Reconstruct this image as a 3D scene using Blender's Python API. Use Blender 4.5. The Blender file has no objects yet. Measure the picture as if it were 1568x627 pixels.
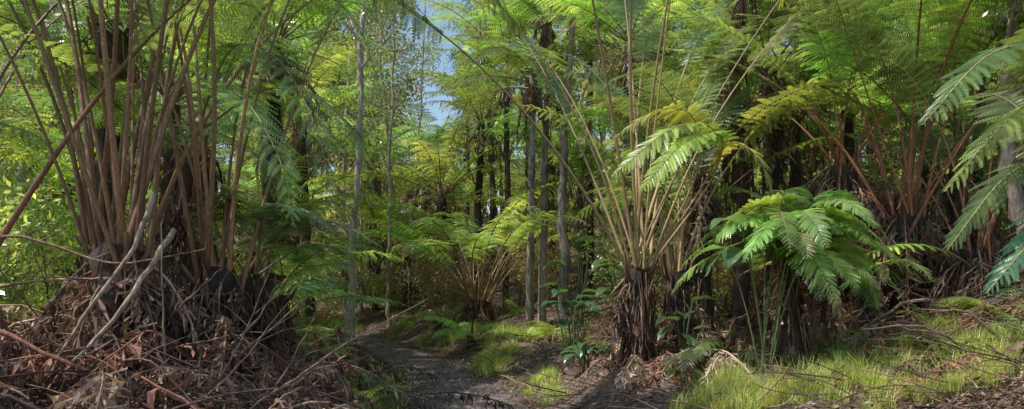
import bpy, math, numpy as np
from mathutils import Vector
rng=np.random.default_rng(11)
S=bpy.context.scene
U=lambda a,b:float(rng.uniform(a,b))
def nrm(v): return v/np.maximum(np.linalg.norm(v,axis=-1,keepdims=True),1e-9)

# ---------------------------------------------------------------- materials
def base_mat(name):
    m=bpy.data.materials.new(name); m.use_nodes=True
    nt=m.node_tree; nt.nodes.clear()
    return m,nt,nt.nodes,nt.links
def leaf_mat(name,transl=0.35,rough=0.42,hue=0.03):
    m,nt,N,L=base_mat(name)
    out=N.new('ShaderNodeOutputMaterial'); mix=N.new('ShaderNodeMixShader'); mix.inputs[0].default_value=transl
    p=N.new('ShaderNodeBsdfPrincipled'); t=N.new('ShaderNodeBsdfTranslucent')
    a=N.new('ShaderNodeAttribute'); a.attribute_name='col'
    oi=N.new('ShaderNodeObjectInfo'); mr=N.new('ShaderNodeMapRange')
    mr.inputs[3].default_value=0.5-hue; mr.inputs[4].default_value=0.5+hue*.25
    mv=N.new('ShaderNodeMapRange'); mv.inputs[3].default_value=0.75; mv.inputs[4].default_value=1.3
    hs=N.new('ShaderNodeHueSaturation'); hs.inputs['Saturation'].default_value=.95
    tc=N.new('ShaderNodeTexCoord'); ns=N.new('ShaderNodeTexNoise'); ns.inputs['Scale'].default_value=3.0; ns.inputs['Detail'].default_value=3
    mn=N.new('ShaderNodeMapRange'); mn.inputs[1].default_value=.3; mn.inputs[2].default_value=.7; mn.inputs[3].default_value=0.6; mn.inputs[4].default_value=1.45
    mul=N.new('ShaderNodeMath'); mul.operation='MULTIPLY'
    L.new(oi.outputs['Random'],mr.inputs[0]); L.new(oi.outputs['Random'],mv.inputs[0])
    L.new(tc.outputs['Object'],ns.inputs['Vector']); L.new(ns.outputs['Fac'],mn.inputs[0])
    L.new(mv.outputs[0],mul.inputs[0]); L.new(mn.outputs[0],mul.inputs[1])
    L.new(a.outputs['Color'],hs.inputs['Color']); L.new(mr.outputs[0],hs.inputs['Hue']); L.new(mul.outputs[0],hs.inputs['Value'])
    L.new(hs.outputs[0],p.inputs['Base Color'])
    g=N.new('ShaderNodeMixRGB'); g.blend_type='MULTIPLY'; g.inputs[0].default_value=1; g.inputs[2].default_value=(1.85,1.65,.8,1)
    L.new(hs.outputs[0],g.inputs[1]); L.new(g.outputs[0],t.inputs['Color'])
    p.inputs['Roughness'].default_value=rough
    L.new(p.outputs[0],mix.inputs[1]); L.new(t.outputs[0],mix.inputs[2]); L.new(mix.outputs[0],out.inputs['Surface'])
    return m
def bark_mat(name,scale=(6,6,1.5),bump=.6,rough=.85):
    m,nt,N,L=base_mat(name)
    out=N.new('ShaderNodeOutputMaterial'); p=N.new('ShaderNodeBsdfPrincipled')
    a=N.new('ShaderNodeAttribute'); a.attribute_name='col'
    tc=N.new('ShaderNodeTexCoord'); mp=N.new('ShaderNodeMapping'); mp.inputs['Scale'].default_value=scale
    ns=N.new('ShaderNodeTexNoise'); ns.inputs['Scale'].default_value=4; ns.inputs['Detail'].default_value=7; ns.inputs['Roughness'].default_value=.7
    mn=N.new('ShaderNodeMapRange'); mn.inputs[1].default_value=.3; mn.inputs[2].default_value=.7; mn.inputs[3].default_value=.35; mn.inputs[4].default_value=1.7
    x=N.new('ShaderNodeVectorMath'); x.operation='SCALE'
    L.new(tc.outputs['Object'],mp.inputs[0]); L.new(mp.outputs[0],ns.inputs['Vector']); L.new(ns.outputs['Fac'],mn.inputs[0])
    L.new(a.outputs['Color'],x.inputs[0]); L.new(mn.outputs[0],x.inputs['Scale']); L.new(x.outputs[0],p.inputs['Base Color'])
    b=N.new('ShaderNodeBump'); b.inputs['Strength'].default_value=bump; b.inputs['Distance'].default_value=.03
    L.new(ns.outputs['Fac'],b.inputs['Height']); L.new(b.outputs[0],p.inputs['Normal'])
    p.inputs['Roughness'].default_value=rough
    L.new(p.outputs[0],out.inputs['Surface'])
    return m
def ground_mat(name,c0,c1,c2,scale=6,bump=1.0):
    m,nt,N,L=base_mat(name)
    out=N.new('ShaderNodeOutputMaterial'); p=N.new('ShaderNodeBsdfPrincipled'); tc=N.new('ShaderNodeTexCoord')
    n1=N.new('ShaderNodeTexNoise'); n1.inputs['Scale'].default_value=scale; n1.inputs['Detail'].default_value=10; n1.inputs['Roughness'].default_value=.75
    v=N.new('ShaderNodeTexVoronoi'); v.inputs['Scale'].default_value=scale*5
    cr=N.new('ShaderNodeValToRGB'); e=cr.color_ramp.elements
    e[0].position=.32; e[0].color=(*c0,1); e[1].position=.7; e[1].color=(*c2,1)
    k=e.new(.5); k.color=(*c1,1)
    mx=N.new('ShaderNodeMath'); mx.operation='MULTIPLY_ADD'; mx.inputs[1].default_value=.25
    L.new(tc.outputs['Object'],n1.inputs['Vector']); L.new(tc.outputs['Object'],v.inputs['Vector'])
    L.new(v.outputs['Distance'],mx.inputs[0]); L.new(n1.outputs['Fac'],mx.inputs[2]); 
    L.new(mx.outputs[0],cr.inputs[0]); L.new(cr.outputs[0],p.inputs['Base Color'])
    b=N.new('ShaderNodeBump'); b.inputs['Strength'].default_value=bump; b.inputs['Distance'].default_value=.05
    L.new(mx.outputs[0],b.inputs['Height']); L.new(b.outputs[0],p.inputs['Normal']); p.inputs['Roughness'].default_value=.9
    L.new(p.outputs[0],out.inputs['Surface'])
    return m
M_LEAF=leaf_mat('fern_leaf',.42,.30)
M_BARK=bark_mat('bark')
M_STEM=bark_mat('stipe',(20,20,3),.35,.5)
M_DEAD=leaf_mat('dead_leaf',.15,.8,.01)
MATS=[M_LEAF,M_BARK,M_STEM,M_DEAD]
LEAF,BARK,STEM,DEAD=0,1,2,3
GAIN=[1.28,1.15,1.25,1.15]

# ---------------------------------------------------------------- mesh builder
class MB:
    def __init__(s): s.v=[];s.f=[];s.c=[];s.m=[];s.n=0
    def add(s,v,f,c,m):
        v=np.asarray(v,float).reshape(-1,3); f=np.asarray(f,int).reshape(-1,4)
        c=np.asarray(c,float)*GAIN[m]
        if c.ndim==1: c=np.tile(c,(len(v),1))
        s.v.append(v); s.f.append(f+s.n); s.c.append(c); s.m.append(np.full(len(f),m)); s.n+=len(v)
    def mesh(s,name):
        v=np.concatenate(s.v); f=np.concatenate(s.f); c=np.concatenate(s.c); m=np.concatenate(s.m)
        me=bpy.data.meshes.new(name)
        me.vertices.add(len(v)); me.vertices.foreach_set('co',v.astype(np.float32).ravel())
        me.loops.add(f.size); me.loops.foreach_set('vertex_index',f.astype(np.int32).ravel())
        me.polygons.add(len(f)); me.polygons.foreach_set('loop_start',(np.arange(len(f))*4).astype(np.int32))
        for x in MATS: me.materials.append(x)
        me.polygons.foreach_set('material_index',m.astype(np.int32))
        me.polygons.foreach_set('use_smooth',(m!=LEAF)&(m!=DEAD))
        at=me.attributes.new('col','FLOAT_COLOR','POINT')
        cc=np.ones((len(v),4),np.float32); cc[:,:3]=np.clip(c,0,.8); at.data.foreach_set('color',cc.ravel())
        me.update(calc_edges=True); me.validate()
        return me
def obj(name,me,loc=(0,0,0),rz=0,sc=1):
    o=bpy.data.objects.new(name,me); o.location=loc; o.rotation_euler=(0,0,rz); o.scale=(sc,sc,sc)
    S.collection.objects.link(o); return o
def tube(B,pts,rad,k,col,mat,wob=0):
    pts=np.asarray(pts,float); n=len(pts); T=nrm(np.gradient(pts,axis=0))
    md=np.abs(T.mean(0)); ref=np.eye(3)[int(np.argmin(md))]
    A=nrm(np.cross(T,ref)); C=np.cross(T,A)
    th=np.arange(k)*2*math.pi/k
    r=np.broadcast_to(np.asarray(rad,float),(n,))[:,None]*np.ones(k)
    if wob: r=r*(1+rng.uniform(-wob,wob,r.shape))
    v=pts[:,None,:]+r[...,None]*(np.cos(th)[None,:,None]*A[:,None,:]+np.sin(th)[None,:,None]*C[:,None,:])
    i=np.arange(n-1)[:,None]*k; j=np.arange(k)[None,:]; j2=(j+1)%k
    f=np.stack([i+j,i+j2,i+k+j2,i+k+j],-1).reshape(-1,4)
    c=np.asarray(col,float)
    if c.ndim==2: c=np.repeat(c,k,axis=0)
    B.add(v.reshape(-1,3),f,c,mat)
def smooth(cp,n=24):
    cp=np.asarray(cp,float); P=np.vstack([2*cp[0]-cp[1],cp,2*cp[-1]-cp[-2]]); o=[]
    m=len(cp)-1
    for t in np.linspace(0,m,n):
        i=min(int(t),m-1); u=t-i; a,b,c,d=P[i:i+4]
        o.append(.5*((2*b)+(c-a)*u+(2*a-5*b+4*c-d)*u*u+(3*b-a-3*c+d)*u**3))
    return np.array(o)
# ---------------------------------------------------------------- ferns
def pinna_template(M):
    us=(np.arange(M)+.6)/(M+.3); v=[];f=[]
    sp=1/(M+.3)
    for u in us:
        l=.18*min(1,.6+u*3)*(1-u)**.5+.01; w=sp*.42
        for sg in (1,-1):
            b=len(v); fw=.25*l
            v+= [(u-w,0,0),(u+w,0,0),(u+fw+w*.8,sg*l*.78,-.12*l),(u+fw*1.3-w*.2,sg*l,-.2*l)]
            f.append((b,b+1,b+2,b+3) if sg>0 else (b+3,b+2,b+1,b))
    return np.array(v),np.array(f)
TPL={m:pinna_template(m) for m in (4,6,8,12,16,20)}
def frame(pts,tt,roll=0):
    seg=np.r_[0,np.cumsum(np.linalg.norm(np.diff(pts,axis=0),axis=1))]; seg/=seg[-1]
    def ip(a): return np.stack([np.interp(tt,seg,a[:,i]) for i in range(3)],-1)
    O=ip(pts); T=nrm(ip(np.gradient(pts,axis=0)))
    h=pts[-1]-pts[0]; h=np.array([h[0],h[1],0])+1e-6
    Sd=nrm(np.cross(h,[0,0,1])); Sd=Sd[None]-T*(T@Sd)[:,None]; Sd=nrm(Sd); Nn=np.cross(Sd,T)
    if roll: Sd,Nn=Sd*math.cos(roll)+Nn*math.sin(roll),-Sd*math.sin(roll)+Nn*math.cos(roll)
    return O,T,Sd,Nn
def add_frond(B,pts,stipe=.35,W=.5,N=24,M=12,col=(.05,.1,.025),sc0=(.22,.09,.04),sc1=(.16,.15,.05),r0=.03,droop=.35,mat=LEAF,roll=0,miss=0.02,fold=.12):
    pts=np.asarray(pts,float); n=len(pts)
    tr=np.linspace(0,1,n)[:,None]
    rad=r0*(1-.85*tr[:,0]**.8)
    q=np.clip(tr/max(stipe,.05)*.8,0,1)
    tube(B,pts,rad,5,np.array(sc0)*(1-q)+np.array(sc1)*q,STEM)
    s=np.linspace(0.0,.985,N); tt=stipe+(1-stipe)*s
    O,T,Sd,Nn=frame(pts,tt,roll)
    w=W*np.minimum(1,.5+s*2.4)*(1-s)**.55
    tv,tf=TPL[M]
    for sg in (1,-1):
        keep=rng.random(N)>miss
        a=np.radians(12+34*s)+rng.uniform(-.1,.1,N)
        D=nrm(sg*Sd*np.cos(a)[:,None]+T*np.sin(a)[:,None]+Nn*(fold+rng.uniform(-.12,.12,N))[:,None])
        X=nrm(T-D*(T*D).sum(1)[:,None]); Z=np.cross(D,X)*sg
        l=(w*rng.uniform(.82,1.08,N))[:,None,None]
        dr=(droop*rng.uniform(.6,1.4,N))[:,None,None]
        u=tv[None,:,0:1]
        V=O[:,None]+l*(u*D[:,None]+tv[None,:,1:2]*X[:,None]+tv[None,:,2:3]*Z[:,None])
        V=V-np.array([0,0,1.])*(dr*l*u**2)
        V=V[keep]; kN=len(V)
        if not kN: continue
        F=tf[None]+(np.arange(kN)*len(tv))[:,None,None]
        c=np.array(col)*rng.uniform(.75,1.3,(kN,1,1))
        if rng.random()<.12: c=c*(1-.7*(rng.random((kN,1,1))<.2))+np.array([.22,.13,.06])*.7*(rng.random((kN,1,1))<.15)
        B.add(V.reshape(-1,3),F.reshape(-1,4),np.broadcast_to(c,V.shape).reshape(-1,3),mat)
def add_dead(B,pts,col,N=60,l0=.08,l1=.32,r0=.014):
    """withered frond: thin rachis with ragged, curled, hanging strips"""
    pts=np.asarray(pts,float); n=len(pts)
    tube(B,pts,r0*np.linspace(1,.3,n),4,np.array(col)*1.5,BARK)
    tt=rng.uniform(.2,1,N); O,T,Sd,Nn=frame(pts,tt)
    D=nrm(Sd*rng.uniform(-1,1,(N,1))+T*rng.uniform(-.2,.9,(N,1))+[0,0,-1.]*rng.uniform(.1,1.3,(N,1))+rng.normal(0,.25,(N,3)))
    D2=nrm(D+rng.normal(0,.5,(N,3))+[0,0,-.6]); X=nrm(np.cross(D,rng.normal(0,1,(N,3))))
    l=rng.uniform(l0,l1,(N,1))*(1.1-.6*tt[:,None]); w=rng.uniform(.003,.013,(N,1))
    P0=O;P1=O+D*l*.5;P2=P1+D2*l*.5;j=lambda:rng.normal(0,.01,(N,3))
    V=np.stack([P0-X*w*.3,P0+X*w*.3,P1+X*w+j(),P1-X*w*.7+j(),P2+X*w*.5+j(),P2-X*w*.3+j()],1)
    f=np.array([(0,1,2,3),(3,2,4,5)])[None]+(np.arange(N)*6)[:,None,None]
    c=np.repeat(np.array(col)*rng.uniform(.5,1.8,(N,1)),6,0)
    B.add(V.reshape(-1,3),f,c,DEAD)
def arc(base,az,L,e0,e1,p=1.6,n=20,wob=.12):
    t=np.linspace(0,1,n); e=np.radians(e0+(e1-e0)*t**p); a=az+rng.uniform(-wob,wob)*t*2
    d=np.stack([np.cos(e)*np.cos(a),np.cos(e)*np.sin(a),np.sin(e)],-1)
    P=np.vstack([[0,0,0],np.cumsum((d[1:]+d[:-1])/2,axis=0)])*L/(n-1)
    return P+np.array(base)
def gcol(kind):
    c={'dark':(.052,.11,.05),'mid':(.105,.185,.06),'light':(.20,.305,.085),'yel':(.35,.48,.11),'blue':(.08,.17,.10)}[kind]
    return np.array(c)*np.array([U(.8,1.25),U(.85,1.2),U(.8,1.2)])
DC=[(.17,.10,.068),(.22,.145,.10),(.095,.058,.045),(.32,.23,.165),(.20,.09,.06)]
def dcol(): return np.array(DC[int(rng.integers(5))])*U(.5,1.3)
def fern_trunk(B,p0,p1,r,col=(.05,.034,.024),fib=60,skirt=1.0):
    p0=np.array(p0,float);p1=np.array(p1,float)
    n=14; t=np.linspace(0,1,n)[:,None]; P=p0*(1-t)+p1*t; P[1:-1]+=rng.uniform(-.03,.03,(n-2,3))
    tube(B,P,r*(1.15-.3*t[:,0]+.15*(t[:,0]>.9)),10,np.array(col)*rng.uniform(.6,1.5,(n,1)),BARK,.22)
    for i in range(10):
        th=U(0,6.28); tt=U(.45,1); q=p0*(1-tt)+p1*tt; d=np.array([math.cos(th),math.sin(th),0])
        tube(B,np.array([q+d*r*.6,q+d*(r+.06)+[0,0,.1],q+d*(r+U(.08,.16))+[0,0,U(.15,.4)]]),[.03,.024,.016],5,np.array([.14,.085,.05])*U(.5,1.5),BARK)
    for i in range(fib):
        th=U(0,6.28); tt=U(.05,1)**.7; q=p0*(1-tt)+p1*tt; rr=r*U(.9,1.25)
        a=q+np.array([math.cos(th),math.sin(th),0])*rr
        L=U(.15,.8)*skirt; b=a+np.array([math.cos(th+U(-.6,.6))*U(.0,.18),math.sin(th+U(-.6,.6))*U(.0,.18),-L])
        g=H(b[0],b[1]) if GROUNDED else -9
        if b[2]<g: b[2]=g
        c=np.array([(.15,.085,.05),(.08,.05,.032),(.26,.18,.12),(.05,.035,.025)][int(rng.integers(4))])
        tube(B,np.array([a,(a+b)/2+rng.uniform(-.05,.05,3),b]),[U(.006,.02),U(.005,.012),.003],4,c,BARK)
GROUNDED=False
# ---------------------------------------------------------------- terrain
def ss(a,b,v):
    t=np.clip((v-a)/(b-a),0,1); return t*t*(3-2*t)
PY=[-40,-10,0,5,9.6,11.3,14,17,20,24,35,60,100]; PX=[2,.6,.5,.2,-.42,-.75,-1.5,-2.5,-4.0,-7.0,-15,-30,-50]
def pc(y): return np.interp(y,PY,PX)
def H(x,y):
    x=np.asarray(x,float); y=np.asarray(y,float); dx=x-pc(y)
    R=.42*ss(.75,2.4,dx)+.65*ss(2.6,6,dx)+1.0*ss(5.5,10,dx)
    Lf=.5*ss(.75,2.3,-dx)+.35*ss(2.4,6,-dx)
    b=.045*np.clip(y-15,0,60)+.10*np.clip(y-25,0,45)
    nz=.07*np.sin(x*2.1+y*.7)*np.sin(y*1.7-x*.4)+.04*np.sin(x*5.3+1.3)*np.sin(y*4.7+x)+.02*np.sin(x*13+y*3)*np.sin(y*11-x*2)
    mound=.28*np.exp(-((x-1.65)**2+(y-9.5)**2)/.35)+.35*np.exp(-((x+3.3)**2/1.6+(y-6.4)**2/.8))
    z=R+Lf+b+nz*ss(.6,1.3,np.abs(dx))+mound*ss(.6,1.3,np.abs(dx))
    return z if z.shape else float(z)
n=280; u=np.linspace(-1,1,n); gx=400*np.sinh(6*u)/math.sinh(6); gy=10+gx
X,Y=np.meshgrid(gx,gy); V=np.stack([X,Y,H(X,Y)],-1).reshape(-1,3)
i,j=np.meshgrid(np.arange(n-1),np.arange(n-1),indexing='ij'); b=(i*n+j).ravel()
B=MB(); B.add(V,np.stack([b,b+1,b+n+1,b+n],-1),(0.1,.07,.05),BARK)
me=B.mesh('ground'); me.materials.clear(); me.materials.append(ground_mat('forest_floor',(.025,.017,.014),(.075,.048,.039),(.18,.125,.095),5,1.0))
me.polygons.foreach_set('material_index',np.zeros(len(me.polygons),np.int32)); obj('ground',me)
ys=np.arange(-6,26,.12); k=17; w=np.linspace(-1,1,k)
hw=.78+.09*np.sin(ys*2.3)+.07*np.sin(ys*5.1+1)
X=pc(ys)[:,None]+hw[:,None]*w[None]; Y=np.repeat(ys[:,None],k,1)
Z=H(X,Y)*.999+.022-.05*np.abs(w[None])**6+.012*np.sin(X*9+Y*4)*np.sin(Y*8)
i,j=np.meshgrid(np.arange(len(ys)-1),np.arange(k-1),indexing='ij'); b=(i*k+j).ravel()
B=MB(); B.add(np.stack([X,Y,Z],-1),np.stack([b,b+1,b+k+1,b+k],-1),(.05,.04,.04),BARK)
me=B.mesh('path'); me.materials.clear(); me.materials.append(ground_mat('path_soil',(.05,.036,.034),(.12,.09,.085),(.25,.20,.18),7,1.0))
me.polygons.foreach_set('material_index',np.zeros(len(me.polygons),np.int32)); obj('dirt_path',me)

# ---------------------------------------------------------------- litter
def flakes(B,x,y,zoff,size,cols,mat,tilt=.6):
    n=len(x); z=H(x,y)+zoff
    a=rng.uniform(0,6.28,n); D=np.stack([np.cos(a),np.sin(a),rng.uniform(-tilt,tilt,n)],-1)
    E=np.stack([-np.sin(a),np.cos(a),rng.uniform(-tilt,tilt,n)],-1)
    O=np.stack([x,y,z],-1); l=size[:,None]; w=l*rng.uniform(.15,.6,(n,1))
    V=np.stack([O-D*l,O-E*w+D*l*.2,O+D*l,O+E*w],1)
    c=cols[rng.integers(len(cols),size=n)]*rng.uniform(.6,1.4,(n,1))
    B.add(V.reshape(-1,3),np.arange(4*n).reshape(-1,4),np.repeat(c,4,0),mat)
BR=np.array([(.13,.08,.06),(.20,.13,.095),(.30,.215,.165),(.07,.045,.035),(.16,.09,.065),(.38,.29,.235)])
def sample(n,x0,x1,y0,y1,minabs=.75):
    x=rng.uniform(x0,x1,n*2); y=rng.uniform(y0,y1,n*2); k=np.abs(x-pc(y))>minabs; return x[k][:n],y[k][:n]
B=MB()
x,y=sample(65000,-9,11,3.5,22,.65); flakes(B,x,y,rng.uniform(0,.05,len(x)),rng.uniform(.012,.05,len(x)),BR,DEAD)
x,y=sample(9000,3.2,6.5,5.5,9,.65); flakes(B,x,y,rng.uniform(0,.06,len(x)),rng.uniform(.012,.045,len(x)),BR*.85,DEAD,.9)
m=6500; y=rng.uniform(5,22,m); sg=rng.choice([-1,1],m); x=pc(y)+sg*np.clip(.8-np.abs(rng.normal(0,.28,m)),0,1); flakes(B,x,y,rng.uniform(.02,.04,m),rng.uniform(.008,.03,m),BR*.8,DEAD,.3)
def stick(B,a,az,L,r,col,up=0.,bend=.22,n=7):
    t=np.linspace(0,1,n); P=np.zeros((n,3)); P[:,0]=a[0]+np.cos(az)*L*t; P[:,1]=a[1]+np.sin(az)*L*t
    P[:,:2]+=np.outer(np.sin(t*3.1)*L*U(-bend,bend)+rng.normal(0,.012,n)*L,[-math.sin(az),math.cos(az)])
    g=H(P[:,0],P[:,1]); P[:,2]=np.maximum(a[2]+up*L*t+np.sin(t*3.1)*L*U(-bend,bend)*.4,g+r*.6)
    tube(B,P,r*(1-.6*t),5,col,BARK)
for q in range(2300):
    x,y=sample(1,-8,9,3.6,17,.9) if q<2000 else sample(1,3,6.5,5.6,9,.9)
    if not len(x): continue
    x=x[0];y=y[0]; stick(B,(x,y,H(x,y)+U(0,.15)),U(0,6.28),U(.15,1.1),U(.004,.012),BR[int(rng.integers(5))]*U(.5,1.2),U(-.1,.3))
obj('leaf_litter',B.mesh('leaf_litter'))
B=MB()
def dead_ground_frond(x,y,L,az,lift):
    t=np.linspace(0,1,12); bx=x+np.cos(az)*L*t+np.sin(t*4)*.08; by=y+np.sin(az)*L*t
    z=H(bx,by)+.04+lift*np.sin(t*2.6)
    add_dead(B,np.stack([bx,by,z],-1),dcol(),80,.06,.32,U(.006,.018))
for q in range(230):
    x,y=sample(1,-7,-1.5,4.2,12,1.5)
    if len(x): dead_ground_frond(x[0],y[0],U(.8,2.2),U(0,6.28),U(0,.5))
for q in range(190):
    x,y=sample(1,1.2,9,8,16,1.8)
    if len(x): dead_ground_frond(x[0],y[0],U(.8,2),U(0,6.28),U(0,.5))
for q in range(22):
    dead_ground_frond(U(4.2,6.4),U(6,8.5),U(.5,1.2),U(0,6.28),U(0,.2))
for q in range(26):
    a=U(-2.2,2.2); dead_ground_frond(1.65+.2*math.cos(a),9.45+.2*math.sin(a),U(.5,.9),a+U(-.4,.4),U(0,.3))
obj('dead_fern_fronds',B.mesh('dead_fern_fronds'))
def branch(name,pts,r,col,twigs=0):
    B=MB(); P=smooth(pts,16); P[1:-1]+=rng.normal(0,r*.35,(14,3)); tube(B,P,r*np.linspace(1,.35,16),7,np.array(col)*rng.uniform(.7,1.2,(16,1)),BARK,.15)
    for i in range(twigs):
        a=P[int(rng.integers(3,14))]; d=rng.normal(0,1,3); d[2]=abs(d[2])*.5; d=d/np.linalg.norm(d)*U(.25,.6)
        tube(B,np.array([a,a+d*.5+rng.uniform(-.04,.04,3),a+d]),[r*.4,r*.3,r*.12],5,np.array(col)*.9,BARK)
    obj(name,B.mesh(name))
branch('fallen_stem',[(-2.85,5.9,2.3),(-2.95,5.75,1.85),(-3.2,5.5,1.3),(-3.32,5.3,.9)],.022,(.30,.23,.17))
branch('fallen_stem',[(-2.65,5.8,2.0),(-2.8,5.6,1.6),(-3.05,5.4,1.15),(-3.15,5.2,.95)],.025,(.32,.25,.18))
branch('fallen_stem',[(-4.2,5.4,1.40),(-3.6,5.3,1.2),(-2.9,5.2,.9),(-2.3,5.1,.62)],.022,(.2,.08,.055))
branch('fallen_stem',[(-3.0,5.0,.66),(-2.5,5.1,.68),(-2.0,5.2,.66),(-1.3,5.3,.72)],.026,(.32,.2,.12))
branch('fallen_stem',[(-4.6,6.0,1.9),(-3.9,5.9,1.95),(-3.2,5.9,1.75),(-2.4,5.8,1.85)],.016,(.24,.15,.10),3)
branch('fallen_stem',[(-4.7,6.2,1.5),(-3.9,6.0,1.6),(-3.2,5.9,1.62)],.018,(.28,.19,.13),3)
branch('fallen_stem',[(-2.62,5.6,.75),(-2.64,5.6,1.3),(-2.68,5.65,2.05)],.011,(.28,.21,.15))
branch('fallen_stem',[(-4.4,5.2,.9),(-3.8,5.0,1.05),(-3.2,4.9,.8)],.02,(.3,.22,.16),4)
for q in range(26):
    x=U(-4.6,-2.0); y=U(5.2,7.2); z=H(x,y); a=U(-.9,.9)+math.pi*int(rng.integers(2)); L=U(.6,1.5)
    branch('fallen_stem',[(x,y,z+.05),(x+L*.5*math.cos(a),y+L*.3*math.sin(a),z+U(.1,.6)),(x+L*math.cos(a),y+L*.6*math.sin(a),z+U(.1,1.2))],U(.008,.018),np.array((.24,.155,.11))*U(.4,1.4),3)
branch('fallen_branch',[(3.3,8.3,.62),(4.2,8.4,.95),(5.0,8.6,1.08),(6.1,8.9,1.25)],.03,(.22,.17,.14),6)
branch('fallen_branch',[(4.3,9.3,1.0),(5.0,9.2,1.4),(5.7,9.2,1.35),(6.6,9.3,1.7)],.028,(.24,.17,.13),6)
branch('fallen_branch',[(4.6,8.0,.95),(5.3,8.0,1.0),(6.2,8.2,1.35)],.04,(.16,.12,.1),5)
branch('fallen_branch',[(4.2,7.0,.75),(4.8,6.9,1.0),(5.5,6.9,1.02)],.035,(.20,.15,.12),5)
branch('fallen_branch',[(5.6,9.6,1.5),(4.7,9.8,1.75),(4.3,10,2.4)],.03,(.16,.1,.07),5)
for q in range(34):
    x=U(3.8,6.8); y=U(7.2,11.0); z=H(x,y); a=U(0,6.28); L=U(.6,1.4)
    branch('fallen_branch',[(x,y,z+.05),(x+L*.5*math.cos(a),y+L*.5*math.sin(a),z+U(.15,.5)),(x+L*math.cos(a),y+L*math.sin(a),z+U(.2,.8))],U(.01,.028),(.2,.13,.1),4)
branch('log',[(2.15,6.75,.38),(2.45,7.3,.5),(2.85,8.0,.7)],.10,(.10,.072,.05),0)
B=MB(); cb=np.array([(x,y,z) for x in(-1,1) for y in(-1,1) for z in(-1,1)],float)*.58
cf=np.array([(0,1,3,2),(4,6,7,5),(0,4,5,1),(2,3,7,6),(0,2,6,4),(1,5,7,3)])
n=6000; y=rng.uniform(6,21,n); x=pc(y)+rng.normal(0,.36,n); s=rng.uniform(.006,.02,n)*rng.choice([1,1,1.6],n)
V=np.stack([x,y,H(x,y)+.022],-1)[:,None]+s[:,None,None]*(cb[None]*rng.uniform(.5,1.2,(n,8,3)))
B.add(V.reshape(-1,3),(cf[None]+(np.arange(n)*8)[:,None,None]),np.repeat(np.array([.13,.10,.092])*rng.uniform(.4,2.4,(n,1)),8,0),BARK)
obj('gravel',B.mesh('gravel'))
# ---------------------------------------------------------------- grass
def grass(cx,cy,rx,ry,n,h,name='grass'):
    B=MB(); nt_=max(n//80,4)
    tuft=rng.normal(0,.55,(nt_,2)); th=rng.uniform(.4,1.8,nt_); idx=rng.integers(nt_,size=n)
    x=cx+rx*tuft[idx,0]+rng.normal(0,.05,n); y=cy+ry*tuft[idx,1]+rng.normal(0,.05,n)
    k=np.abs(x-pc(y))>.66+.12*np.sin(y*5)+.1*np.sin(y*11+x*3); x=x[k];y=y[k]; idx=idx[k]; n=len(x)
    z=H(x,y)-.01; az=rng.uniform(0,6.28,n); hh=h*th[idx]*rng.uniform(.4,1.25,n); lean=rng.uniform(.1,.9,n)*hh
    d=np.stack([np.cos(az),np.sin(az),0*az],-1); s=np.stack([-np.sin(az),np.cos(az),0*az],-1)*rng.uniform(.002,.0045,n)[:,None]
    O=np.stack([x,y,z],-1); Zv=np.array([0,0,1.])
    P1=O+Zv*(hh*.55)[:,None]+d*(lean*.25)[:,None]; P2=O+Zv*(hh*(.95))[:,None]+d*lean[:,None]
    V=np.stack([O-s,O+s,P1+s*.9,P1-s*.9,P2+s*.15,P2-s*.15],1)
    f=np.array([(0,1,2,3),(3,2,4,5)])[None]+(np.arange(n)*6)[:,None,None]
    cs=np.array([(.23,.31,.08),(.31,.39,.10),(.13,.2,.06),(.46,.42,.22)]); c=cs[rng.choice(4,n,p=[.36,.30,.16,.18])]*rng.uniform(.7,1.25,(n,1))
    B.add(V.reshape(-1,3),f,np.repeat(c,6,0),LEAF); obj(name,B.mesh(name))
grass(3.3,7.6,1.0,.7,7500,.19); grass(2.2,7.3,.4,.6,3800,.2); grass(4.3,8.2,.8,.35,3500,.18); grass(3.4,8.7,.5,.4,2200,.26); grass(3.9,6.7,1.0,.45,4000,.15); grass(4.8,7.3,.7,.6,3500,.15)
grass(-.3,14.5,.45,1.2,6000,.14); grass(.2,17,.8,1.0,5000,.18); grass(-1.2,18.4,.9,.9,4000,.17); grass(-2.3,21.8,1.2,1.0,4000,.2)
grass(-1.6,9,.25,1.8,4500,.12); grass(-2.2,12,.3,1.5,3000,.14); grass(-3.6,15.5,.4,1.5,3000,.16); grass(.5,11.5,.25,1.4,2600,.1); grass(-6,22,1.2,1.2,3000,.25)

# ---------------------------------------------------------------- generic plants (instanced meshes)
def make_tree_fern(name,trunk,nf,L,W,kinds,N=20,M=8,e0=(35,75),e1=(-50,-15),stipe=.2,dead=9,r=.1,p=1.3):
    B=MB(); top=np.array([U(-.1,.1)*trunk*.4,U(-.1,.1)*trunk*.4,trunk])
    fern_trunk(B,(0,0,-.3),top,r,fib=20)
    a0=U(0,6)
    for i in range(nf):
        az=a0+i*2.4+U(-.2,.2)
        add_frond(B,arc(top,az,L*U(.75,1.15),U(*e0),U(*e1),p*U(.8,1.3)),stipe*U(.7,1.3),W*U(.8,1.1),N,M,gcol(kinds[int(rng.integers(len(kinds)))]),r0=.02,droop=U(.2,.6),
            sc0=(.2,.11,.06),sc1=(.19,.17,.07),roll=U(-.25,.25))
    for i in range(dead):
        add_dead(B,arc(top-np.array([0,0,.1]),U(0,6.28),L*U(.3,.7),U(-50,20),U(-95,-80),.6),dcol(),45,.1,.4)
    return B.mesh(name)
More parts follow.
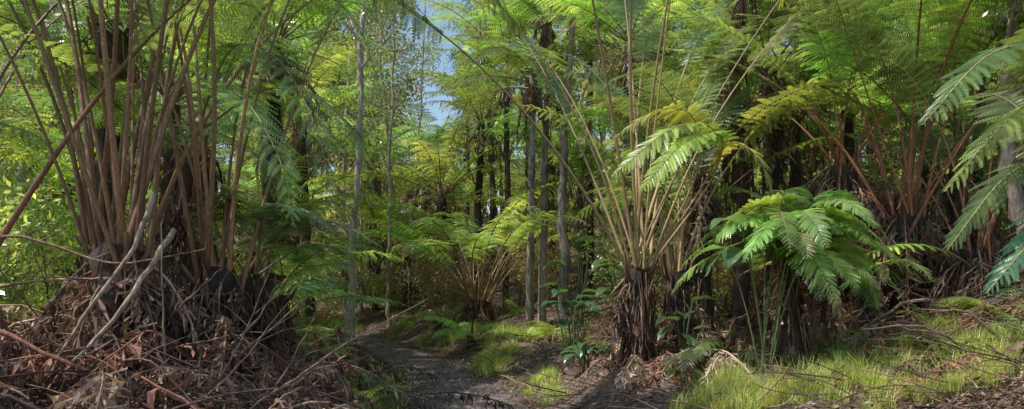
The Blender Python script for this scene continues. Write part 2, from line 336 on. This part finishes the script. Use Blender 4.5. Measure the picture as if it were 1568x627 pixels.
TF=[make_tree_fern('tree_fern_a',3.2,14,2.6,.58,['mid','light','light']),
    make_tree_fern('tree_fern_b',1.8,13,3.0,.6,['mid','light'],e0=(45,80)),
    make_tree_fern('tree_fern_c',4.8,15,2.6,.56,['mid','light','light']),
    make_tree_fern('tree_fern_d',.7,14,3.2,.6,['light','yel','light'],e0=(45,85),stipe=.3),
    make_tree_fern('tree_fern_e',2.4,14,2.8,.6,['light','yel'],e0=(35,80)),
    make_tree_fern('tree_fern_f',6.4,15,2.7,.56,['mid','light'],r=.08)]
def make_understory(name,kinds,nf=14,L=1.2,W=.28):
    B=MB()
    for i in range(nf):
        add_frond(B,arc((U(-.15,.15),U(-.15,.15),0),U(0,6.28),L*U(.6,1.1),U(40,80),U(-50,0),1.3),.2,W,18,6,gcol(kinds[int(rng.integers(len(kinds)))]),r0=.009)
    return B.mesh(name)
UF=[make_understory('fern_a',['light','yel']),make_understory('fern_b',['mid','light']),make_understory('fern_c',['blue','mid'],12,.9)]
def make_tree(name,h,r,crown0,nl,leafcols,lean=.06,leaf=.10,bark=(.34,.28,.235),nleaf=60,spread=1.15):
    B=MB(); n=16; t=np.linspace(0,1,n); lx,ly=U(-lean,lean)*h,U(-lean,lean)*h
    P=np.stack([lx*t+np.cumsum(rng.uniform(-.09,.09,n)),ly*t+np.cumsum(rng.uniform(-.09,.09,n)),h*t-.3],-1)
    tube(B,P,r*(1-.8*t)+r*.35*np.exp(-t*20),9,np.array(bark)*rng.uniform(.8,1.2,(n,1)),BARK,.07)
    ends=[]
    for i in range(nl):
        f=U(crown0,.98); a=np.array([np.interp(f,t,P[:,k]) for k in range(3)]); az=U(0,6.28); L=U(1.2,3.2)*(1.15-f*.6)*spread*h/14
        q=arc(a,az,L,U(10,60),U(20,75),1,7,.4)+np.vstack([[0,0,0],rng.uniform(-.09,.09,(6,3))]); tube(B,q,r*.32*(1.1-f*.6)*np.linspace(1,.25,7),5,np.array(bark),BARK)
        for s in range(4):
            b=q[int(rng.integers(2,7))]; az2=az+U(-1.3,1.3); q2=arc(b,az2,L*U(.3,.6),U(-10,60),U(10,70),1,5,.5); tube(B,q2,r*.1*np.linspace(1,.3,5),4,np.array(bark),BARK)
            ends+= [q2[-1],q2[-2]]
        ends.append(q[-1])
    E=np.array(ends); m=len(E)*nleaf; c=np.repeat(E,nleaf,0)+rng.normal(0,1,(m,3))*np.repeat(rng.uniform(.18,.5,(len(E),1)),nleaf,0)*[1,1,.7]
    D=nrm(rng.normal(0,1,(m,3))); X=nrm(np.cross(D,rng.normal(0,1,(m,3)))); l=rng.uniform(.5,1.2,(m,1))*leaf
    V=np.stack([c-D*l,c+X*l*.5,c+D*l,c-X*l*.5],1)
    cc=np.array(leafcols); ci=np.repeat(rng.integers(len(cc),size=len(E)),nleaf)
    col=cc[ci]*rng.uniform(.7,1.3,(m,1)); B.add(V.reshape(-1,3),np.arange(4*m).reshape(-1,4),np.repeat(col,4,0),LEAF)
    return B.mesh(name)
GL=[(.15,.20,.095),(.12,.165,.085),(.22,.27,.11),(.24,.23,.155)]
OH=[make_tree('ohia_a',15,.14,.2,22,GL),make_tree('ohia_b',18,.16,.2,26,GL),make_tree('ohia_c',13,.1,.15,22,GL,.1),make_tree('ohia_d',20,.16,.12,30,GL)]
def make_shrub(name,cols,R=1.4,h=2.2,m=5000,leaf=.055):
    B=MB()
    for i in range(22):
        q=arc((U(-.5,.5),U(-.5,.5),-.1),U(0,6.28),h*U(.6,1.2),U(60,88),U(20,80),1,7,.3); tube(B,q,.018*np.linspace(1,.3,7),5,np.array((.34,.27,.2))*U(.5,1.2),BARK)
    cl=rng.normal(0,1,(80,3))*[R*.5,R*.5,h*.3]+[0,0,h*.55]; cl[:,2]=np.abs(cl[:,2]); idx=rng.integers(80,size=m)
    c=cl[idx]+rng.normal(0,.16,(m,3)); D=nrm(rng.normal(0,1,(m,3))); X=nrm(np.cross(D,rng.normal(0,1,(m,3)))); l=rng.uniform(.5,1.3,(m,1))*leaf
    cc=np.array(cols)[rng.integers(len(cols),size=80)][idx]*rng.uniform(.7,1.3,(m,1))
    B.add(np.stack([c-D*l,c+X*l*.4,c+D*l,c-X*l*.4],1).reshape(-1,3),np.arange(4*m).reshape(-1,4),np.repeat(cc,4,0),LEAF); return B.mesh(name)
SH=[make_shrub('shrub_a',[(.24,.33,.11),(.34,.41,.14),(.15,.21,.08)]),make_shrub('shrub_b',[(.16,.23,.10),(.22,.28,.11)]),make_shrub('shrub_c',[(.44,.38,.25),(.32,.29,.17),(.22,.21,.12)])]
def put(name,me,x,y,rz=None,sc=1,dz=0): return obj(name,me,(x,y,H(x,y)-.05+dz),U(0,6.28) if rz is None else rz,sc)

def clear(x,y,m): return abs(x-pc(y))>m or y>22
placed=[]
def scatter(cnt,y0,y1,fn,gap,hx=.8,xpad=2,ok=None):
    c=0;tries=0
    while c<cnt and tries<cnt*40:
        tries+=1; y=U(y0,y1); x=U(-hx*y-xpad,hx*y+xpad)
        if not clear(x,y,2.1): continue
        if ok and not ok(x,y): continue
        if any((x-a)**2+(y-b)**2<(gap)**2 for a,b in placed): continue
        placed.append((x,y)); fn(x,y); c+=1
placed+=[(-.8,19),(.5,18),(1.2,18.2),(-1,17),(-.9,15.5)]
def rnd(a,b):
    def f(x,y):
        k=int(rng.integers(6))
        if abs(x/y+.12)<.045: k=int(rng.choice([0,1,3,4]))
        put('tree_fern',TF[k],x,y,None,U(a,b))
    return f
scatter(22,15,24,rnd(.85,1.15),2.0,.75,1,lambda x,y: abs(x/y+.15)>.07)
scatter(70,23,40,rnd(.9,1.5),1.9,.75,1)
scatter(50,40,68,rnd(1.3,2.1),2.6,.75,1)
placed=[]
gapok=lambda x,y: abs(x/y+.11)>.06
scatter(8,24,36,lambda x,y: put('ohia_tree',OH[int(rng.integers(4))],x,y,None,U(.8,1.1)),3,.75,2,gapok)
scatter(36,38,78,lambda x,y: put('ohia_tree',OH[int(rng.integers(4))],x,y,None,U(1.0,1.5)),3,.75,2,gapok)
placed=[]
scatter(45,20,36,lambda x,y: put('shrub',SH[int(rng.integers(3))],x,y,None,U(.6,1.1)),1.3)
scatter(50,36,75,lambda x,y: put('shrub',SH[int(rng.integers(3))],x,y,None,U(1.2,2.4)),2)
placed=[]
scatter(100,12.5,28,lambda x,y: put('fern',UF[int(rng.integers(3))],x,y,None,U(.6,1.2)),.8,.7,1)
for x,y,k,s in [(-8.5,10,1,1.1),(-10,13,0,1.2),(-8.2,14.5,3,1.1),(-9.5,16,4,1.3),(-12.5,15,2,1.2),(-6.4,11.8,4,.9),(9.5,12,2,1.2),(11,15,0,1.3),(8.2,14.5,5,1),(6.4,16,1,1.2),(4.6,15.5,2,1),(3.2,17,0,1.1),(12,12,5,1.1),(-6,18.5,3,1),
   (-5.8,13.6,0,1.05),(-7.4,17,5,1),(6.2,13.4,2,1.05),(3.3,13.6,1,1.0),(7.6,12.2,5,.9),(5.2,13.8,0,1.1),(-7.6,9.6,2,1.0),(2.2,20.5,5,1.2),(.6,24.5,5,1.2),(-4.6,25,4,1.1),(-3.2,23,1,1.0),
   (-4.3,12.8,2,1.1),(-5.2,11.2,0,1.15),(-6.2,15,5,1),(-5.6,17.5,5,1.0),(2.3,15.2,5,.95),(3.6,20,5,1.1),(-1.2,23.5,2,1.15),(1.2,21.5,0,1.2),(-.6,26,5,1.3),(-6.6,22.5,5,1.2),(-5.6,20.5,2,1.2),(-.2,21.5,5,1.05),(-8.2,26,5,1.3)]:
    put('tree_fern',TF[k],x,y,None,s)
for x,y,k,s in [(9,19,1,1),(13,16,3,1)]: put('ohia_tree',OH[k],x,y,None,s)
for x,y,k,s in [(-8,12,0,1.1),(-9.5,11,0,1.3),(-7,16,2,1),(8.5,12.5,1,1.2),(10,13,2,1.2),(6.8,13.5,1,1),(4.5,14,2,1),(7.6,16,0,1.2),(-11,14,0,1.3),(2.8,15.5,1,.9),(-6.6,8.6,0,.9)]: put('shrub',SH[k],x,y,None,s)

# ---------------------------------------------------------------- specific trees
def trunk_tree(name,pts,r,col,limbs=6,leaves=True,scrag=0):
    B=MB(); P=smooth(pts,26); t=np.linspace(0,1,26)
    P[1:]+=rng.uniform(-.05,.05,(25,3))
    tube(B,P,r*(1-.55*t)+r*.3*np.exp(-t*18),10,np.array(col)*rng.uniform(.65,1.2,(26,1)),BARK,.12)
    E=[]
    for i in range(limbs):
        f=U(.5,1); a=P[int(f*25)]; q=arc(a,U(0,6.28),U(1,2.8),U(10,60),U(20,70),1,7,.4); tube(B,q,r*.3*np.linspace(1,.25,7),5,np.array(col),BARK); E+=[q[-1],q[-2],q[-3]]
        for s in range(3):
            q2=arc(q[int(rng.integers(2,7))],U(0,6.28),U(.5,1.2),U(-10,60),U(0,70),1,5,.5); tube(B,q2,.02*np.linspace(1,.3,5),4,np.array(col),BARK); E+=[q2[-1],q2[-2]]
    if leaves:
        E=np.array(E); k=36; m=len(E)*k; c=np.repeat(E,k,0)+rng.normal(0,.26,(m,3)); D=nrm(rng.normal(0,1,(m,3))); X=nrm(np.cross(D,rng.normal(0,1,(m,3)))); l=rng.uniform(.03,.07,(m,1))
        cc=np.repeat(np.array(GL)[rng.integers(4,size=len(E))],k,0)*rng.uniform(.7,1.3,(m,1))
        B.add(np.stack([c-D*l,c+X*l*.45,c+D*l,c-X*l*.45],1).reshape(-1,3),np.arange(4*m).reshape(-1,4),np.repeat(cc,4,0),LEAF)
    for i in range(scrag):
        a=P[int(U(.3,.95)*25)]+rng.uniform(-.2,.2,3)*[1,1,0]; L=U(.3,1.1)
        q=np.array([a,a+[U(-.08,.08),U(-.08,.08),-L*.5],a+[U(-.14,.14),U(-.14,.14),-L]]); tube(B,q,[.014,.01,.004],4,np.array([.12,.06,.045])*U(.6,1.6),BARK)
    obj(name,B.mesh(name))
def gz(x,y): return H(x,y)-.1
trunk_tree('ohia_tree',[(-5.5,12,gz(-5.5,12)),(-5.2,12,4),(-4.55,12,6.2),(-4.1,12,9),(-3.9,12,13)],.24,(.28,.22,.185),8)
trunk_tree('ohia_tree',[(-4.9,15,gz(-4.9,15)),(-5,15,5),(-4.75,15,8),(-4.7,15,13)],.15,(.26,.21,.18),8)
trunk_tree('ohia_tree',[(-4.3,19.6,gz(-4.3,19.6)),(-4.2,19.6,3),(-4.0,19.5,6),(-3.9,19.6,12)],.125,(.42,.36,.32),7)
trunk_tree('ohia_tree',[(-3.6,21.6,gz(-3.6,21.6)),(-3.6,21.6,4),(-3.3,21.5,12)],.06,(.36,.30,.25),6)
trunk_tree('ohia_tree',[(1.25,17.5,gz(1.25,17.5)),(1.2,17.5,4),(1.35,17.5,7),(1.6,17.5,13)],.12,(.24,.19,.17),7,True,10)
trunk_tree('ohia_tree',[(3.75,12,gz(3.75,12)),(3.7,12,3),(3.65,12,5),(3.8,12,9),(4,12,12)],.14,(.10,.06,.05),6,True,320)
trunk_tree('ohia_tree',[(6.5,9.2,gz(6.5,9.2)),(6.35,9.2,2.2),(6.15,9.2,3.4),(6.25,9.2,5),(6.6,9.2,10)],.11,(.32,.26,.22),6)
for x,y in [(-5.0,24.5),(-1.4,26),(2.6,22),(4.2,20),(5.6,18),(-7,19.5),(8.2,20),(-3.6,25),(-4.2,29)]:
    l=U(-.8,.8); trunk_tree('ohia_tree',[(x,y,gz(x,y)),(x+l*.4,y,4),(x+l,y,8),(x+l*1.4,y,13)],U(.035,.06),np.array([.42,.35,.28])*U(.6,1.1),5)

# ---------------------------------------------------------------- specific ferns
GROUNDED=True
def fern(name,x,y,h,r,fronds,explicit=(),dead=8,deadL=1.2,fib=90,lean=(0,0),M=12,N=26,tcol=(.05,.034,.025),cross=.5):
    B=MB(); g=H(x,y); top=np.array([x+lean[0],y+lean[1],g+h])
    fern_trunk(B,(x,y,g-.15),top,r,tcol,fib)
    for (cnt,az0,az1,L0,L1,ea,eb,ec,ed,p,st,W,kinds,c0,c1,r0) in fronds:
        for i in range(cnt):
            az=math.radians(az0+(az1-az0)*(i+U(0,1))/cnt); pa=az+rng.normal(0,cross*2.2); o=top+np.array([math.cos(pa),math.sin(pa),0])*r*U(.1,1.15)+[0,0,U(-.45,.05)]
            P=arc(o,az,U(L0,L1),U(ea,eb),U(ec,ed),p*U(.6,1.25),20,.35)
            P[1:]+=(np.sin(np.linspace(0,math.pi*U(.8,2),19))*U(-.09,.09))[:,None]*np.array([math.sin(az),-math.cos(az),0])
            add_frond(B,P,st*U(.8,1.1),W*U(.85,1.1),N,M,gcol(kinds[int(rng.integers(len(kinds)))]),
                np.array(c0)*U(.4,1.25),np.array(c1)*U(.5,1.2),r0*U(.5,1.1),U(.15,.5),roll=U(-.35,.35))
    for pts,st,W,kind in explicit:
        add_frond(B,smooth(pts,24),st,W,N,M,gcol(kind),(.24,.15,.08),(.24,.21,.08),.018,.35,roll=U(-.2,.2))
    for i in range(dead):
        az=U(0,6.28); o=top+np.array([math.cos(az)*r,math.sin(az)*r,U(-.5,0)])
        pts=arc(o,az,deadL*U(.4,1.3),U(-88,15),U(-95,-80),.5); pts[:,2]=np.maximum(pts[:,2],H(pts[:,0],pts[:,1])+.02)
        add_dead(B,pts,dcol(),80,.06,.36,.012)
    return obj(name,B.mesh(name))
OR=(.25,.125,.065); TAN=(.38,.26,.13); GT=(.23,.18,.08); RB=(.18,.08,.05); RD=(.30,.125,.07)
# left clump: tall upright stems
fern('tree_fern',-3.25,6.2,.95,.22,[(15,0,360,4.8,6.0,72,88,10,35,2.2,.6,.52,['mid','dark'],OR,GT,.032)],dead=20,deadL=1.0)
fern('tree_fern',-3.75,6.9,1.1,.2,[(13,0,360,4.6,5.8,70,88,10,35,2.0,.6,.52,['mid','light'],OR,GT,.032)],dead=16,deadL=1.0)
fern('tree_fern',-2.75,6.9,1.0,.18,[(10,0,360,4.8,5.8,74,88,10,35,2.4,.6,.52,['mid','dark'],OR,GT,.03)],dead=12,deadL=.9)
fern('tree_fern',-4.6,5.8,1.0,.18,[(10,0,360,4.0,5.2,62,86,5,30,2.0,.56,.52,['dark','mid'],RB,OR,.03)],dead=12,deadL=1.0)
# fern behind, with arching fronds to the right
fern('tree_fern',-3.5,8.2,2.5,.2,[(5,80,280,2.6,3.2,45,75,-40,-10,1.3,.2,.58,['mid','light'],OR,GT,.02)],dead=10,deadL=1.1,N=24,explicit=[
   ([(-3.4,8.0,3.3),(-2.9,7.6,4.0),(-2.3,7.2,3.8),(-1.85,6.9,3.1),(-1.65,6.8,2.4)],.12,.50,'mid'),
   ([(-3.4,8.0,3.3),(-3.0,7.5,3.6),(-2.5,7.0,3.3),(-2.1,6.7,2.7),(-1.95,6.6,2.1)],.12,.48,'light'),
   ([(-3.4,8.1,3.3),(-2.7,7.9,4.5),(-2.0,7.6,4.6),(-1.5,7.3,4.1),(-1.25,7.2,3.3)],.2,.50,'light'),
   ([(-3.4,8.1,3.3),(-2.7,8.0,3.7),(-2.1,7.8,3.6),(-1.6,7.6,3.1),(-1.4,7.5,2.5)],.15,.48,'light'),
   ([(-3.4,8.1,3.3),(-2.6,8.2,4.9),(-1.9,8.0,5.3),(-1.3,7.8,5.0),(-.95,7.7,4.3)],.25,.52,'light'),
   ([(-3.4,8.1,3.3),(-3.0,7.4,4.4),(-2.7,6.9,4.6),(-2.35,6.5,4.2),(-2.2,6.3,3.5)],.2,.5,'light'),
   ([(-3.4,8.1,3.3),(-2.9,7.7,3.1),(-2.5,7.4,2.8),(-2.2,7.2,2.3)],.12,.42,'mid')])
fern('tree_fern',-3.1,9.6,1.0,.15,[(8,-80,90,1.6,2.2,30,60,-35,-5,1.1,.2,.42,['mid','light','light'],OR,GT,.016)],dead=6,deadL=.8)
fern('tree_fern',-5.0,9.2,4.2,.16,[(12,-180,180,2.4,3.0,30,70,-60,-25,1.2,.2,.56,['mid','light','light'],OR,GT,.02)],dead=7,deadL=1.2)
fern('tree_fern',-2.7,7.6,1.15,.12,[],dead=3,deadL=.8,N=28,explicit=[
   ([(-2.6,7.5,1.7),(-2.2,7.3,2.15),(-1.75,7.2,2.2),(-1.25,7.1,1.95)],.2,.38,'blue'),
   ([(-2.6,7.5,1.7),(-2.4,7.2,2.25),(-2.0,6.9,2.3),(-1.6,6.7,2.05)],.2,.40,'blue'),
   ([(-2.7,7.5,1.7),(-2.3,7.6,2.3),(-1.9,7.6,2.45),(-1.45,7.6,2.3)],.2,.38,'light'),
   ([(-2.6,7.6,1.7),(-2.2,7.8,2.0),(-1.8,7.9,1.95),(-1.4,7.9,1.65)],.2,.38,'mid'),
   ([(-2.7,7.5,1.7),(-2.9,7.2,2.2),(-2.6,6.9,2.45),(-2.2,6.6,2.35)],.25,.36,'mid')])
# centre fern beside the path
fern('tree_fern',1.62,9.5,1.2,.14,[(11,-15,195,5.0,6.4,60,86,10,40,1.9,.62,.46,['mid','light'],TAN,GT,.030),(4,200,340,5.6,6.6,78,88,30,50,2.4,.7,.42,['mid'],TAN,GT,.030)],dead=5,deadL=.8,fib=240,N=34,explicit=[
   ([(1.8,9.4,1.9),(2.45,9.1,2.9),(2.45,8.9,3.45),(1.9,8.7,3.45),(1.15,8.5,2.85)],.52,.36,'yel'),
   ([(1.8,9.4,1.9),(2.4,9.1,2.8),(2.5,8.8,3.35),(2.0,8.5,3.25),(1.45,8.3,2.65)],.52,.36,'yel'),
   ([(1.8,9.4,1.9),(2.3,9.2,3.0),(2.2,9.0,3.65),(1.75,8.9,3.7),(1.2,8.8,3.35)],.52,.34,'yel'),
   ([(1.8,9.4,1.9),(2.35,9.2,2.8),(2.6,8.9,3.3),(2.9,8.7,3.1),(3.0,8.5,2.6)],.5,.32,'yel')])
fern('tree_fern',2.35,10.6,1.3,.15,[(10,-10,190,4.0,5.2,62,86,0,30,1.8,.52,.48,['mid','light'],TAN,GT,.027)],dead=10,deadL=1.2)
fern('tree_fern',3.0,11.6,2.8,.13,[(12,0,360,2.6,3.4,40,75,-50,-10,1.3,.3,.5,['mid','light','mid'],TAN,GT,.02)],dead=12,deadL=1.2)
# low drooping fern on right bank
fern('tree_fern',3.2,8.5,1.75,.13,[(28,-195,15,1.0,1.6,15,68,-85,-50,.9,.08,.32,['mid','light','light'],OR,GT,.011),(8,20,160,1.0,1.4,40,70,-50,-20,1,.1,.32,['mid'],OR,GT,.012)],dead=10,deadL=1.2,M=12,N=34)
fern('tree_fern',2.5,9.0,.55,.09,[(11,-180,0,.8,1.1,30,60,-70,-40,.9,.12,.24,['dark','mid'],OR,GT,.008)],dead=2,deadL=.5,fib=20)
fern('tree_fern',4.5,10.0,1.0,.12,[(8,-200,20,1.2,1.8,35,75,-60,-30,1.,.15,.34,['mid','light'],OR,GT,.014)],dead=18,deadL=1.0)
# right-hand clump with red stems and dead mass
fern('tree_fern',5.4,10.2,1.5,.22,[(16,0,360,4.0,5.0,58,85,-10,25,1.8,.54,.54,['mid','light'],RD,OR,.03)],dead=40,deadL=1.5)
fern('tree_fern',4.85,10.9,2.3,.2,[(12,0,360,3.2,4.0,54,82,-20,15,1.6,.48,.52,['mid','light'],RD,GT,.026)],dead=70,deadL=1.7)
fern('tree_fern',6.6,11.2,1.9,.22,[(13,0,360,3.2,4.2,56,82,-40,0,1.4,.4,.56,['mid','light'],OR,GT,.028)],dead=26,deadL=1.6)
fern('tree_fern',5.9,9.4,.9,.16,[(10,0,360,3.6,4.6,60,84,-10,20,1.7,.56,.5,['mid'],RD,GT,.026)],dead=24,deadL=1.0)
# fern off the right edge whose fronds reach in
fern('tree_fern',4.15,5.3,1.5,.16,[(8,-60,90,2,2.6,55,75,-30,0,1.4,.25,.45,['mid'],OR,GT,.02)],dead=5,M=16,N=30,explicit=[
   ([(4.1,5.2,2.5),(3.6,5.0,3.1),(3.1,4.8,3.05),(2.55,4.6,2.55)],.2,.36,'mid'),
   ([(4.1,5.2,2.4),(3.7,5.0,2.75),(3.3,4.8,2.7),(2.75,4.7,2.15)],.2,.38,'light'),
   ([(4.1,5.2,2.4),(3.8,5.1,3.1),(3.4,5.0,3.2),(2.9,5.0,2.85)],.2,.34,'mid'),
   ([(4.1,5.3,2.3),(3.8,5.2,2.45),(3.4,5.1,2.3),(3.0,5.1,1.8)],.2,.34,'mid'),
   ([(4.1,5.2,2.3),(3.7,4.9,2.2),(3.35,4.7,1.9),(2.95,4.6,1.5)],.2,.34,'blue')])
# tall ferns arching over the upper right
fern('tree_fern',6.9,8.2,3.6,.18,[(14,80,280,2.8,4.0,30,65,-55,-20,1.1,.18,.56,['mid','light'],OR,GT,.022),(5,-80,80,2.6,3.2,40,70,-40,-10,1.2,.2,.55,['mid'],OR,GT,.022)],dead=8,deadL=1.5)
fern('tree_fern',4.4,12.6,4.4,.13,[(14,0,360,2.6,3.4,35,70,-50,-15,1.2,.18,.54,['mid','light','mid'],OR,GT,.02)],dead=14,deadL=1.5)
fern('tree_fern',7.4,10.2,4.4,.14,[(12,80,300,2.6,3.4,25,65,-60,-20,1.2,.18,.54,['mid','light'],OR,GT,.02)],dead=7,deadL=1.0)
# middle distance
fern('tree_fern',-.85,19,.75,.3,[(24,0,360,3.8,5.0,50,86,-50,-10,1.8,.45,.58,['light','mid','yel'],(.28,.15,.07),GT,.03)],dead=16,deadL=1.4,M=8,N=24)
fern('tree_fern',.42,18,6.2,.09,[(16,0,360,2.4,3.0,20,70,-60,-20,1.2,.15,.54,['mid','light'],OR,GT,.02)],dead=8,deadL=1.0,M=8,N=26,fib=25,tcol=(.26,.21,.185),lean=(.1,0))
fern('tree_fern',.75,18.2,7.6,.09,[(16,0,360,2.4,3.0,20,70,-60,-20,1.2,.15,.54,['mid','light'],OR,GT,.02)],dead=8,deadL=1.0,M=8,N=26,fib=25,tcol=(.28,.22,.19),lean=(.1,0))
fern('tree_fern',-.9,16.8,.2,.1,[(9,0,360,1,1.3,40,70,-40,-10,1.2,.2,.34,['light'],OR,GT,.01)],dead=2,fib=10,M=8)
for x,y,s,k in [(-1.7,8.3,.5,0),(-1.5,7.6,.4,1),(-2.2,8.6,.75,2),(-2.1,9.6,.5,1),(-2.9,10.6,.8,0),(-2.8,11.8,.6,1),(-3.5,12.5,.8,0),(-3.4,11.3,.9,0),(1.7,12.5,.6,1),(4.6,7.6,.5,1),(5.6,8,.5,2),(-4.1,14,.9,0),(5.2,9.0,.6,1),(3.1,9.8,.6,2),(1.2,13.5,.6,0),(5.6,8.6,.9,1),(5.2,7.4,.6,2)]:
    put('fern',UF[k],x,y,None,s)
# ---------------------------------------------------------------- broad-leaved plants
def broad(B,p,az,L,W,pitch,col):
    n=9; t=np.linspace(0,1,n); e=np.radians(pitch-60*t**1.3)
    d=np.stack([np.cos(e)*math.cos(az),np.cos(e)*math.sin(az),np.sin(e)],-1); P=np.array(p)+np.vstack([[0,0,0],np.cumsum(d[1:],0)])*L/(n-1)
    Sd=np.array([-math.sin(az),math.cos(az),0]); w=W*np.array([.35,.85,1,.98,.88,.7,.48,.24,.02])*.5
    Nn=np.cross(d,Sd); r=rng.uniform(-.05,.05,(n,1))*W
    V=np.stack([P+Sd*w[:,None]-Nn*(w*.3)[:,None]*-1+Nn*r,P+Sd*(w*.5)[:,None]+Nn*(w*.2)[:,None],P,P-Sd*(w*.5)[:,None]+Nn*(w*.2)[:,None],P-Sd*w[:,None]+Nn*(w*.3)[:,None]-Nn*r],1)
    i,j=np.meshgrid(np.arange(n-1),np.arange(4),indexing='ij'); b=(i*5+j).ravel()
    B.add(V.reshape(-1,3),np.stack([b,b+1,b+6,b+5],-1),np.array(col)*U(.75,1.25),LEAF)
def broad_plant(x,y,h,n,L,W,az0=-200,az1=20,col=(.08,.16,.06)):
    B=MB(); g=H(x,y)
    for i in range(n):
        az=math.radians(U(az0,az1)); hh=h*U(.55,1.05); b=np.array([x+U(-.08,.08),y+U(-.08,.08),g])
        e=b+[math.cos(az)*.25*h*U(.4,1),math.sin(az)*.25*h*U(.4,1),hh]; q=smooth([b,(b+e)/2+[0,0,.1*h],e],6); tube(B,q,.009,5,(.10,.13,.06),STEM)
        broad(B,e,az,L*U(.8,1.15),W*U(.8,1.15),U(-5,35),col)
    obj('broadleaf_plant',B.mesh('broadleaf_plant'))
broad_plant(2.8,8.3,2.1,9,.5,.30); broad_plant(2.15,9.2,.9,7,.36,.22,col=(.06,.13,.05)); broad_plant(1.0,12.6,1.2,10,.45,.26,col=(.05,.12,.06))
broad_plant(1.1,11.2,.45,8,.36,.2,col=(.06,.13,.06)); broad_plant(1.3,14,2.0,12,.5,.28,col=(.06,.13,.06)); broad_plant(3.6,8.2,.45,6,.3,.14,col=(.13,.24,.06)); broad_plant(2.0,8.3,.25,5,.22,.14)
broad_plant(1.9,12.3,1.6,9,.45,.26,col=(.08,.16,.06))

# ---------------------------------------------------------------- light, sky, camera
el=math.radians(58); sx,sy=-.85,-.22
rot=math.atan2(sx,sy); d=Vector((sx,sy,0)).normalized()*math.cos(el); d.z=math.sin(el)
W=bpy.data.worlds.new('World'); S.world=W; W.use_nodes=True; nt=W.node_tree; nt.nodes.clear()
o=nt.nodes.new('ShaderNodeOutputWorld'); bg=nt.nodes.new('ShaderNodeBackground'); sk=nt.nodes.new('ShaderNodeTexSky')
sk.sky_type='NISHITA'; sk.sun_disc=False; sk.sun_elevation=el; sk.sun_rotation=rot; sk.air_density=1.4; sk.dust_density=.5; sk.ozone_density=2.2
bg.inputs['Strength'].default_value=.15; nt.links.new(sk.outputs[0],bg.inputs[0]); nt.links.new(bg.outputs[0],o.inputs[0])
sl=bpy.data.lights.new('sun','SUN'); sl.energy=5; sl.angle=math.radians(.5); sl.color=(1,.95,.86)
so=bpy.data.objects.new('sun',sl); so.rotation_euler=d.to_track_quat('Z','Y').to_euler(); S.collection.objects.link(so)
cam=bpy.data.cameras.new('camera'); co=bpy.data.objects.new('camera',cam); S.collection.objects.link(co)
co.location=(0,0,1.5); co.rotation_euler=(math.radians(90),0,0); cam.lens=26; cam.sensor_width=36; cam.shift_y=.087; cam.clip_end=1500; cam.clip_start=.05
S.camera=co
S.view_settings.view_transform='Standard'; S.view_settings.look='None'; S.view_settings.exposure=0
